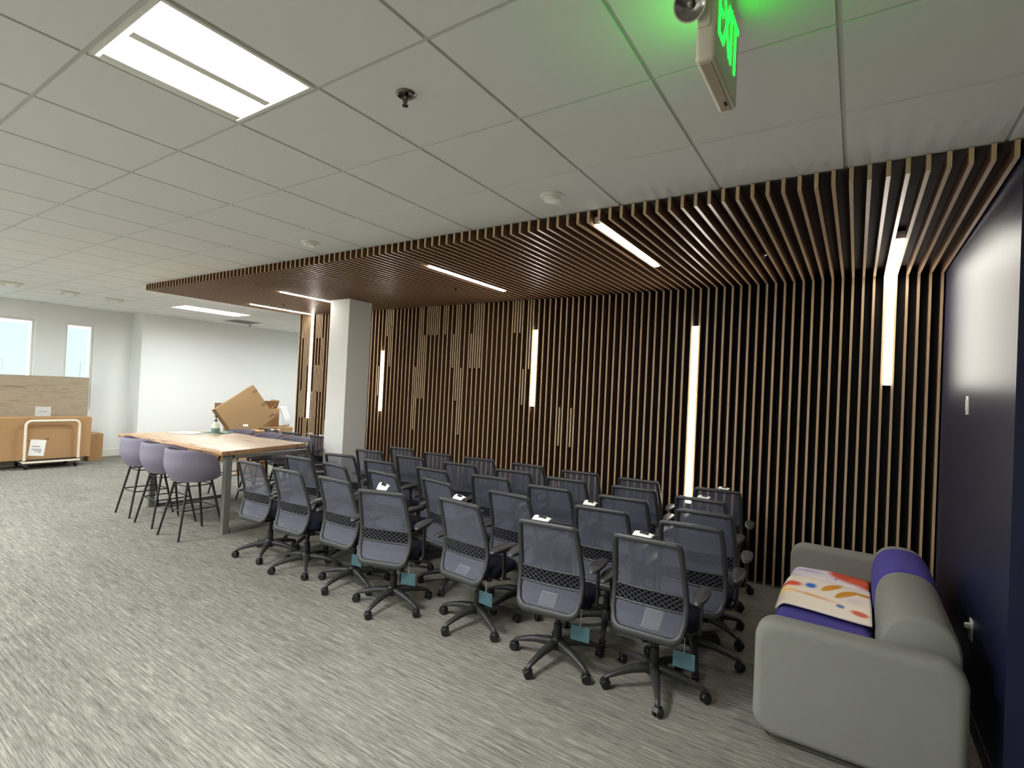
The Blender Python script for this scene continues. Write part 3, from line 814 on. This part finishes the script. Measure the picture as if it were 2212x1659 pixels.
# ------------------------------------------------------------------ high table and stools
TZ = 0.92
t = empty('high_table', (-6.8, 3.6, 0)); tag(t, 'long counter height table with a live edge wooden slab top', 'table')
OUT = [(-5.66, 3.02), (-5.70, 2.97)]
n_ = 26
rt_ = random.Random(5)
front = []
for k in range(n_ + 1):
    u = k / n_; x = -5.72 - 2.42 * u
    front.append((x, 2.965 + 0.035 * math.sin(5.2 * u + 0.6) + 0.018 * math.sin(17 * u) - 0.05 * (u > 0.97)))
backe = []
for k in range(n_ + 1):
    u = k / n_; x = -8.12 + 2.12 * u
    backe.append((x, 4.12 + 0.10 * u + 0.03 * math.sin(6 * u + 1) + 0.012 * math.sin(19 * u)))
top = front + backe
p = MB(); TT = 0.05
loc = Vector(t.location)
it, ib = p.mi('table_wood'), p.mi('table_bark')
cxy = Vector((-6.9, 3.58))
def ring(z, off):
    vs_ = []
    for (x, y) in top:
        d = Vector((x, y)) - cxy; d.normalize()
        vs_.append(p.bm.verts.new(Vector((x + d.x * off * 0.2, y + d.y * off, z)) - loc))
    return vs_
r0, r1, r2, r3 = ring(TZ, -0.03), ring(TZ - 0.006, -0.012), ring(TZ - 0.028, 0.0), ring(TZ - TT, -0.02)
f = p.bm.faces.new(r0); f.material_index = it
f = p.bm.faces.new(r3[::-1]); f.material_index = it
for A, B_ in ((r0, r1), (r1, r2), (r2, r3)):
    for k in range(len(A)):
        q = (k + 1) % len(A)
        f = p.bm.faces.new((A[k], A[q], B_[q], B_[k])); f.material_index = ib
bmesh.ops.triangulate(p.bm, faces=[f for f in p.bm.faces if len(f.verts) > 4])
p.build('tabletop', t, ang=40)
for x in (-5.80, -7.62):
    p = MB()
    for (y) in (3.10, 4.06):
        p.box((x + 6.8, y - 3.6, (TZ - TT) / 2), (0.07, 0.07, TZ - TT - 0.0), 'grey_metal', 0.004)
    p.box((x + 6.8, 0.0, 0.02), (0.07, 0.89, 0.04), 'grey_metal', 0.004)
    p.box((x + 6.8, 0.0, TZ - TT - 0.02), (0.07, 0.89, 0.04), 'grey_metal', 0.004)
    p.build('leg_frame', t, smooth=False)

def make_stool():
    t = empty('bar_stool')
    # tub shell: profile rises round the back and dips to the open front (+y)
    p = MB(); NA = 40
    A0 = R(250)
    def rim(a):                       # a: angle from the back, -A..A
        q = min(1.0, max(0.0, (abs(a) - R(50)) / R(80)))
        t_ = min(1.0, max(0.0, (abs(a) - A0 / 2 + R(24)) / R(24)))
        return 0.60 + (0.335 - 0.085 * (q * q * (3 - 2 * q))) * math.sqrt(1 - 0.85 * t_ * t_)
    def rad(f_):                      # bowl section radius by height fraction
        return 0.205 + 0.080 * math.sin(min(1.0, f_ * 1.7) * math.pi / 2) - 0.016 * max(0, f_ - 0.6)
    def shell(u, v, inset):
        a = (u - 0.5) * A0; zt = rim(a); z0 = 0.60
        f_ = v; z = z0 + (zt - z0) * f_ + inset * 0.4 * (1 - f_)
        r_ = rad(f_) - inset
        x, y = math.sin(a) * r_ * 1.04, -math.cos(a) * r_ * 1.0
        return Vector((x, y, z))
    o_ = p.grid(lambda u, v: shell(u, v, 0.0), NA, 10, 'stool_fabric')
    i_ = p.grid(lambda u, v: shell(u, v, 0.036), NA, 10, 'stool_fabric')
    bm = p.bm
    for u in range(NA):
        # rounded rim strip
        a, c = o_[10][u], o_[10][u + 1]; d, e_ = i_[10][u], i_[10][u + 1]
        m1 = bm.verts.new((a.co + d.co) / 2 + Vector((0, 0, 0.012))) if u == 0 else last
        m2 = bm.verts.new((c.co + e_.co) / 2 + Vector((0, 0, 0.012)))
        bm.faces.new((a, c, m2, m1)); bm.faces.new((m1, m2, e_, d)); last = m2
        bm.faces.new((o_[0][u + 1], o_[0][u], i_[0][u], i_[0][u + 1]))
    for u in (0, NA):
        for v in range(10):
            try: bm.faces.new((o_[v][u], o_[v + 1][u], i_[v + 1][u], i_[v][u]))
            except ValueError: pass
    bmesh.ops.remove_doubles(bm, verts=bm.verts, dist=1e-5)
    p.build('shell', t, ang=60)
    p = MB()
    def cush(u, v):
        a = 2 * math.pi * u; c, s_ = math.cos(a), math.sin(a)
        X = 0.205 * math.copysign(abs(c) ** 0.8, c); Y = 0.20 * math.copysign(abs(s_) ** 0.8, s_) + 0.015
        f_, z = ((0, 0.597), (0.80, 0.597), (0.95, 0.615), (1.0, 0.655), (0.96, 0.685), (0.75, 0.700), (0, 0.700))[int(round(v * 6))]
        return Vector((X * f_, Y * f_, z))
    p.grid(cush, 36, 6, 'stool_fabric', closed_u=True); bmesh.ops.remove_doubles(p.bm, verts=p.bm.verts, dist=1e-5); p.build('seat_cushion', t, ang=60)
    for sx in (-1, 1):
        for sy in (-1, 1):
            p = MB(); p.tube([(sx * 0.125, sy * 0.125, 0.60), (sx * 0.21, sy * 0.235, 0.0)], [0.0135, 0.011], 'black_metal', 12); p.build('leg', t)
    f_ = (0.60 - 0.30) / 0.60; fx, fy = 0.125 + 0.085 * f_, 0.125 + 0.11 * f_
    p = MB()
    for a, c in (((-fx, -fy), (fx, -fy)), ((fx, -fy), (fx, fy)), ((fx, fy), (-fx, fy)), ((-fx, fy), (-fx, -fy))):
        p.tube([(a[0], a[1], 0.30), (c[0], c[1], 0.30)], 0.007, 'black_metal', 10)
    p.build('footrest', t)
    p = MB(); p.box((0, 0, 0.588), (0.28, 0.03, 0.02), 'black_metal'); p.box((0, 0, 0.588), (0.03, 0.28, 0.02), 'black_metal')
    f2 = (0.60 - 0.55) / 0.60; gx, gy = 0.125 + 0.085 * f2, 0.125 + 0.11 * f2
    for a, c in (((-gx, -gy), (gx, -gy)), ((gx, -gy), (gx, gy)), ((gx, gy), (-gx, gy)), ((-gx, gy), (-gx, -gy))):
        p.tube([(a[0], a[1], 0.55), (c[0], c[1], 0.55)], 0.006, 'black_metal', 8)
    p.build('under_frame', t)
    return t
st0 = make_stool()
stools = [(-6.03, 2.86, 0.05, 'lilac grey tub bar stool nearest the camera, at the table front corner'),
          (-6.72, 2.90, 0.02, 'lilac grey tub bar stool, middle one along the front of the table'),
          (-7.36, 2.93, -0.02, 'lilac grey tub bar stool at the far left end of the table front'),
          (-6.44, 4.28, math.pi + 0.05, 'lilac grey tub bar stool behind the table, nearest the pillar'),
          (-7.08, 4.27, math.pi - 0.04, 'lilac grey tub bar stool behind the table, second from the pillar'),
          (-7.74, 4.22, math.pi + 0.03, 'lilac grey tub bar stool behind the table, by the pump bottle')]
for k, (x, y, a, lab) in enumerate(stools):
    c = st0 if k == 0 else copy_tree(st0)
    c.location = (x, y, 0); c.rotation_euler = (0, 0, a); tag(c, lab, 'stool', 'tub bar stools around the high table')
for k, (x, y, lab) in enumerate(((-6.30, 4.46, 'crumpled white tag on the stool behind the table nearest the pillar'), (-7.10, 4.47, 'crumpled white tag on the middle stool behind the table'), (-7.85, 4.44, 'crumpled white tag on the stool behind the pump bottle'))):
    p = MB(); p.grid(lambda u, v: Vector(((u - 0.5) * 0.13, (v - 0.5) * 0.07, 0.020 * math.sin(4 * u + k) + 0.045 * u)), 8, 4, 'paper')
    o = p.build('paper_tag', None, solid=0.0015); o.location = (x, y, 0.975); o.rotation_euler = (0, 0, 0.6 + k)
    tag(o, lab, 'paper tag', 'crumpled tags on the far stools')

# pump bottle, cloth and papers on the table
BX, BY = -7.55, 3.84
t = empty('pump_bottle', (BX, BY, TZ)); tag(t, 'clear sanitizer pump bottle with dark pump on the wooden table', 'bottle')
p = MB(); p.lathe([(0.0, 0.0), (0.050, 0.0), (0.053, 0.006), (0.053, 0.115), (0.048, 0.14), (0.030, 0.162), (0.018, 0.17), (0.018, 0.182), (0.0, 0.182)], 'bottle_clear', 28); p.build('body', t)
p = MB(); p.lathe([(0.0535, 0.012), (0.0540, 0.013), (0.0540, 0.085), (0.0535, 0.086)], 'bottle_label', 28); p.build('label_band', t)
p = MB(); p.lathe([(0.019, 0.180), (0.021, 0.182), (0.021, 0.20), (0.008, 0.203), (0.006, 0.25), (0.018, 0.252), (0.018, 0.268), (0.0, 0.27)], 'black_plastic', 16)
p.tube([(0, 0, 0.26), (0.03, -0.03, 0.262), (0.045, -0.045, 0.25)], 0.006, 'black_plastic', 8); p.build('pump', t)
p = MB()
rt2 = random.Random(3)
p.grid(lambda u, v: Vector(((u - 0.5) * 0.36, (v - 0.5) * 0.26, 0.006 + 0.012 * (math.sin(9 * u + 3 * v) ** 2) * (1 - 0.5 * abs(2 * u - 1)))), 18, 14, 'teal_cloth')
o = p.build('cleaning_cloth', None, solid=0.004); o.location = (-7.72, 3.96, TZ); o.rotation_euler = (0, 0, 0.5)
tag(o, 'crumpled pale teal cloth on the table beside the pump bottle', 'cloth')
p = MB(); p.grid(lambda u, v: Vector(((u - 0.5) * 0.43, (v - 0.5) * 0.30, 0.002 + 0.002 * u)), 6, 4, 'paper')
o = p.build('paper_sheet', None, solid=0.001); o.location = (-7.86, 3.62, TZ + 0.001); o.rotation_euler = (0, 0, 0.3)
tag(o, 'white paper sheet lying on the wooden table left of the bottle', 'paper')

# ------------------------------------------------------------------ sofa with printed sheets
SA, SB = 3.00, 4.92           # near and far outer faces of the arms
t = empty('sofa', (0.02, (SA + SB) / 2, 0)); tag(t, 'pale grey two seat sofa with rounded arms against the navy wall', 'sofa')
so = Vector(t.location)
def arm(y0, y1, lab):
    p = MB(); p.box(Vector((0.025, (y0 + y1) / 2, 0.345)) - so, (0.86, y1 - y0, 0.63), 'sofa_fabric', 0.065, 6)
    # round the silhouette corners of the panel more than its faces
    return p
def arm_panel(y0, y1):
    p = MB(); bm = p.bm; i_ = p.mi('sofa_fabric')
    x0, x1, z0, z1, rc = -0.405, 0.455, 0.03, 0.615, 0.10
    loop = []
    for (cx, cz, a0) in ((x1 - rc, z1 - rc, 0), (x0 + rc, z1 - rc, 90), (x0 + rc, z0 + rc, 180), (x1 - rc, z0 + rc, 270)):
        for k in range(9):
            a = R(a0 + 90 * k / 8); loop.append((cx + rc * math.cos(a), cz + rc * math.sin(a)))
    cx, cz = (x0 + x1) / 2, (z0 + z1) / 2
    rings = []; hw = (y1 - y0) / 2; ym = (y0 + y1) / 2; re = 0.045
    prof = [(-hw, re)] + [(-hw + re - re * math.cos(R(15 * k)), re - re * math.sin(R(15 * k))) for k in range(1, 7)]
    prof = prof + [(-y_, o_) for (y_, o_) in prof[::-1]]
    for (dy, off) in prof:
        vs_ = []
        for (x, z) in loop:
            d = Vector((x - cx, z - cz)); sx = 1 - off / ((x1 - x0) / 2); sz = 1 - off / ((z1 - z0) / 2)
            vs_.append(bm.verts.new(Vector((cx + (x - cx) * sx, ym + dy, cz + (z - cz) * sz)) - so))
        rings.append(vs_)
    n = len(loop)
    for A, B_ in zip(rings, rings[1:]):
        for k in range(n): f = bm.faces.new((A[k], A[(k + 1) % n], B_[(k + 1) % n], B_[k]))
    bm.faces.new(rings[0]); bm.faces.new(rings[-1])
    return p
arm_panel(SA, SA + 0.15).build('arm', t, ang=50)
arm_panel(SB - 0.15, SB).build('arm', t, ang=50)
IY0, IY1 = SA + 0.15, SB - 0.15
p = MB(); p.box(Vector((0.03, (IY0 + IY1) / 2, 0.16)) - so, (0.82, IY1 - IY0, 0.24), 'sofa_fabric', 0.03, 3); p.build('base', t)
p = MB(); p.box(Vector((-0.135, (IY0 + IY1) / 2, 0.345)) - so, (0.52, IY1 - IY0 - 0.01, 0.15), 'sofa_purple', 0.055, 5); o = p.build('seat_cushion', t); o['label'] = 'violet seat cushion'
# back bolster: a D-shaped roll in three lengths
def dsec(s_):
    pts = []
    x0, x1, zb, zt = 0.135, 0.455, 0.28, 0.735
    hw = (x1 - x0) / 2; cx = (x0 + x1) / 2
    pts.append((cx - hw, zb)); 
    for k in range(17):
        a = math.pi - math.pi * k / 16
        pts.append((cx + hw * math.copysign(abs(math.cos(a)) ** 0.8, math.cos(a)), zt - 0.19 + 0.19 * math.sin(a) ** 0.8))
    pts.append((cx + hw, zb))
    c2, cz = cx, (zb + zt) / 2
    return [(c2 + (x - c2) * s_, cz + (z - cz) * s_) for x, z in pts]
def bolster(y0, y1, m, s0, name, lab=None):
    p = MB(); bm = p.bm; i_ = p.mi(m); rings = []
    for (y, s_) in ((y0, s0 - 0.10), (y0 + 0.012, s0 - 0.03), (y0 + 0.04, s0), (y1 - 0.04, s0), (y1 - 0.012, s0 - 0.03), (y1, s0 - 0.10)):
        rings.append([bm.verts.new(Vector((x, y, z)) - so) for x, z in dsec(s_)])
    n = len(rings[0])
    for A, B_ in zip(rings, rings[1:]):
        for k in range(n): bm.faces.new((A[k], A[(k + 1) % n], B_[(k + 1) % n], B_[k]))
    bm.faces.new(rings[0]); bm.faces.new(rings[-1])
    o = p.build(name, t, ang=50)
    if lab: o['label'] = lab
bolster(SA + 0.20, 4.05, 'sofa_fabric', 1.0, 'back_bolster')
bolster(4.055, 4.64, 'sofa_purple', 1.04, 'back_bolster', 'violet section of the back roll')
bolster(4.645, IY1 - 0.005, 'sofa_fabric', 1.0, 'back_bolster')
for sx in (-0.33, 0.38):
    for sy in (SA + 0.10, SB - 0.10):
        p = MB(); p.lathe([(0.0, 0.0), (0.02, 0.0), (0.025, 0.04), (0.0, 0.04)], 'black_plastic', 14, Vector((sx, sy, 0)) - so); p.build('foot', t)

def printed(name, m, y0, y1, x0, x1, zc, lab, wob):
    p = MB()
    def fn(u, v):
        x = x0 + (x1 - x0) * u; y = y0 + (y1 - y0) * v
        edge = max(0.0, (0.10 - u) / 0.10)
        z = zc + 0.030 * math.sin(math.pi * min(1, max(0, v))) * (0.6 + 0.4 * math.sin(math.pi * u)) - 0.050 * edge ** 2 + 0.004 * math.sin(7 * u + wob) * math.sin(5 * v)
        y += 0.03 * math.sin(3.4 * u + wob)
        return Vector((x, y, z))
    p.grid(fn, 36, 26, m, uv=True)
    o = p.build(name, None, solid=0.012, offset=1.0)
    tag(o, lab, 'throw', 'printed throws on the sofa seat')
    return o
printed('printed_throw', 'print_lilac', 4.42, 4.765, -0.375, 0.115, 0.430, 'lilac and orange printed throw on the far half of the seat', 0.4)
printed('printed_throw', 'print_cream', 3.80, 4.47, -0.392, 0.12, 0.440, 'cream printed throw with ochre bars and blue oval on the seat', 1.2)

# ------------------------------------------------------------------ far left: panel cart, cartons, boards
def carton(b, c, s, m='cardboard', rot=None, tape=True, tm='packing_tape'):
    b.box(c, s, m, 0.004, 2, rot)
def box_thing(name, c, s, label, m='cardboard', rot=None, group=None, tape='packing_tape', axis='x', cat='box'):
    """closed carton: body, strip of tape down its middle, flap seam"""
    t = empty(name, c); 
    if rot is not None: t.rotation_euler = rot
    tag(t, label, cat, group)
    p = MB(); p.box((0, 0, s[2] / 2), s, m, 0.004); p.build('body', t, smooth=False)
    p = MB()
    p.box((0, 0, s[2] + 0.0008), (s[0] * 0.98, 0.055, 0.0016), tape); p.box((s[0] / 2 + 0.0008, 0, s[2] - 0.06), (0.0016, 0.055, 0.12), tape)
    p.build('tape', t, smooth=False)
    return t
CX = -11.66
t = empty('panel_cart', (CX - 0.3, 3.175, 0)); tag(t, 'cream tubular panel cart on casters carrying a long carton', 'cart')
p = MB()
for dx in (-0.28, 0.28): p.box((dx, 0, 0.125), (0.05, 0.78, 0.035), 'cream_metal', 0.004)
for dy in (-0.36, 0.36): p.box((0, dy, 0.125), (0.56, 0.05, 0.035), 'cream_metal', 0.004)
p.box((0, 0, 0.150), (0.60, 0.76, 0.015), 'black_plastic', 0.002)
p.build('deck', t, smooth=False)
for dx in (-0.28, 0.28):
    p = MB(); pts = []
    for (y, z) in ((-0.365, 0.13), (-0.365, 0.74)): pts.append((dx, y, z))
    for k in range(1, 7): a = R(180 - 15 * k); pts.append((dx, -0.285 + 0.08 * math.cos(a), 0.75 + 0.08 * math.sin(a)))
    for k in range(0, 7): a = R(90 - 15 * k); pts.append((dx, 0.285 + 0.08 * math.cos(a), 0.75 + 0.08 * math.sin(a)))
    pts.append((dx, 0.365, 0.13))
    p.tube(pts, 0.02, 'cream_metal', 14, upv=Vector((1, 0, 0))); p.build('handle', t)
for dx in (-0.25, 0.25):
    for dy in (-0.34, 0.34):
        p = MB(); p.lathe([(0, -0.015), (0.05, -0.015), (0.052, 0), (0.05, 0.015), (0, 0.015)], 'black_plastic', 20, (dx, dy, 0.052), rx(R(90)))
        p.box((dx, dy, 0.088), (0.05, 0.045, 0.04), 'grey_metal', 0.004); p.build('caster', t)
box_thing('long_carton', (-12.0 + 0.03, 2.83, 0.1585), (0.42, 1.82, 0.72), 'long brown carton standing on the cream cart')
p = MB()
for dy, w_, z in ((-0.02, 0.16, 0.335), (0.16, 0.07, 0.34), (0.17, 0.05, 0.355)): p.box((0.2108, dy + 0.12, z), (0.001, w_, 0.010), 'kraft_tape')
for dy in (-0.42, -0.62): p.box((0.2106, dy, 0.36), (0.001, 0.012, 0.70), 'kraft_tape')
q = p.build('printed_mark', [o_ for o_ in scene.objects if o_.name.startswith('long_carton')][0], smooth=False)
t = empty('taped_notice', (-11.758, 2.97, 0.20)); tag(t, 'white printed notice stuck low on the long carton', 'notice')
p = MB(); p.box((0.001, 0.02, 0.16), (0.002, 0.21, 0.28), 'paper', rot=rx(-0.10)); p.build('sheet', t, smooth=False)
p = MB()
for k, (dy, w_, z) in enumerate(((0.0, 0.11, 0.185), (0.01, 0.13, 0.135), (0.03, 0.10, 0.105), (0.05, 0.03, 0.08))): p.box((0.0025, dy, z), (0.002, w_, 0.012), 'ink', rot=rx(-0.10))
p.build('text_lines', t, smooth=False)
p = MB(); p.box((0, 0, 0.80), (0.036, 1.9, 1.60), 'laminate', 0.002)
o = p.build('laminate_board', None, smooth=False); o.location = (-12.36, 2.90, 0.0); tag(o, 'large wood grain board standing upright against the windows', 'board')
t = empty('paper_label', (-12.34, 3.19, 0.86)); tag(t, 'pale label sheet on the wood grain board above the carton', 'label')
p = MB(); p.box((0.001, 0, 0.09), (0.002, 0.22, 0.18), 'foam_white'); p.build('sheet', t, smooth=False)
p = MB(); p.box((0.0025, 0, 0.09), (0.002, 0.12, 0.008), 'ink'); p.build('text_lines', t, smooth=False)
box_thing('carton', (-12.42, 3.975, 0.0), (0.40, 0.22, 0.52), 'small brown carton standing to the right of the cart')

# cartons heaped beyond the table
heap = [((-11.2, 5.85, 0.0), (0.75, 0.95, 0.55), (0, 0, 0.04), 'cardboard', 'brown carton at the bottom left of the heap beyond the table'),
        ((-11.1, 6.80, 0.0), (0.70, 0.80, 0.66), (0, 0, -0.08), 'cardboard', 'brown carton at the bottom right of the heap beyond the table'),
        ((-11.3, 6.20, 0.552), (0.40, 0.38, 0.426), (0, 0, 0.0), 'cardboard', 'brown carton behind the tipped flat carton, under the reddish one'),
        ((-11.3, 6.05, 0.980), (0.40, 0.50, 0.19), (0, 0, 0.0), 'cardboard_red', 'flat reddish carton at the top left of the heap beyond the table'),
        ((-11.3, 6.84, 0.662), (0.42, 0.46, 0.40), (0, 0, -0.14), 'cardboard', 'small carton with raised flap at the back right of the heap'),
        ((-9.0, 5.25, 0.0), (0.42, 0.34, 0.80), (0, 0, 0.1), 'cardboard', 'brown carton on the floor beside the slatted wall end')]
for c, s_, r_, m_, lab in heap:
    t = box_thing('carton', c, s_, lab, m_, r_, 'cartons heaped beyond the table')
    if 'raised flap' in lab:
        p = MB(); p.box((0.0, 0.14, s_[2] + 0.10), (s_[0] * 0.96, 0.008, 0.24), 'cardboard', rot=rx(-0.7)); p.box((0.18, 0.0, s_[2] + 0.09), (0.008, s_[1] * 0.9, 0.2), 'cardboard', rot=ry(0.5)); p.build('flap', t, smooth=False)
# the large flat carton tipped on its corner
t = empty('flat_carton', (-10.62, 5.98, 0.99)); t.rotation_euler = (R(32), R(-14), 0)
t.rotation_mode = 'XYZ'; tag(t, 'large flat brown carton tipped on its corner on the heap', 'box')
p = MB(); p.box((0, 0, 0), (0.14, 0.98, 0.82), 'cardboard_dark', 0.004); p.build('body', t, smooth=False)
p = MB()
for (y, z) in ((0.43, 0.28), (0.43, -0.05), (0.43, -0.34), (-0.42, -0.32)): p.box((0.0708, y, z), (0.0016, 0.12, 0.05), 'kraft_tape')
p.build('tape', t, smooth=False)
p = MB(); p.grid(lambda u, v: Vector((0.02 * math.sin(5 * v), (u - 0.5) * 0.20 + 0.03 * math.sin(4 * v), 0.46 * v)), 8, 10, 'foam_white')
o = p.build('foam_wrap', None, solid=0.02); o.location = (-10.86, 7.08, 0.672); o.rotation_euler = (0.05, -0.1, 0.2)
tag(o, 'white packing foam sheet hanging at the right of the carton heap', 'packing foam')
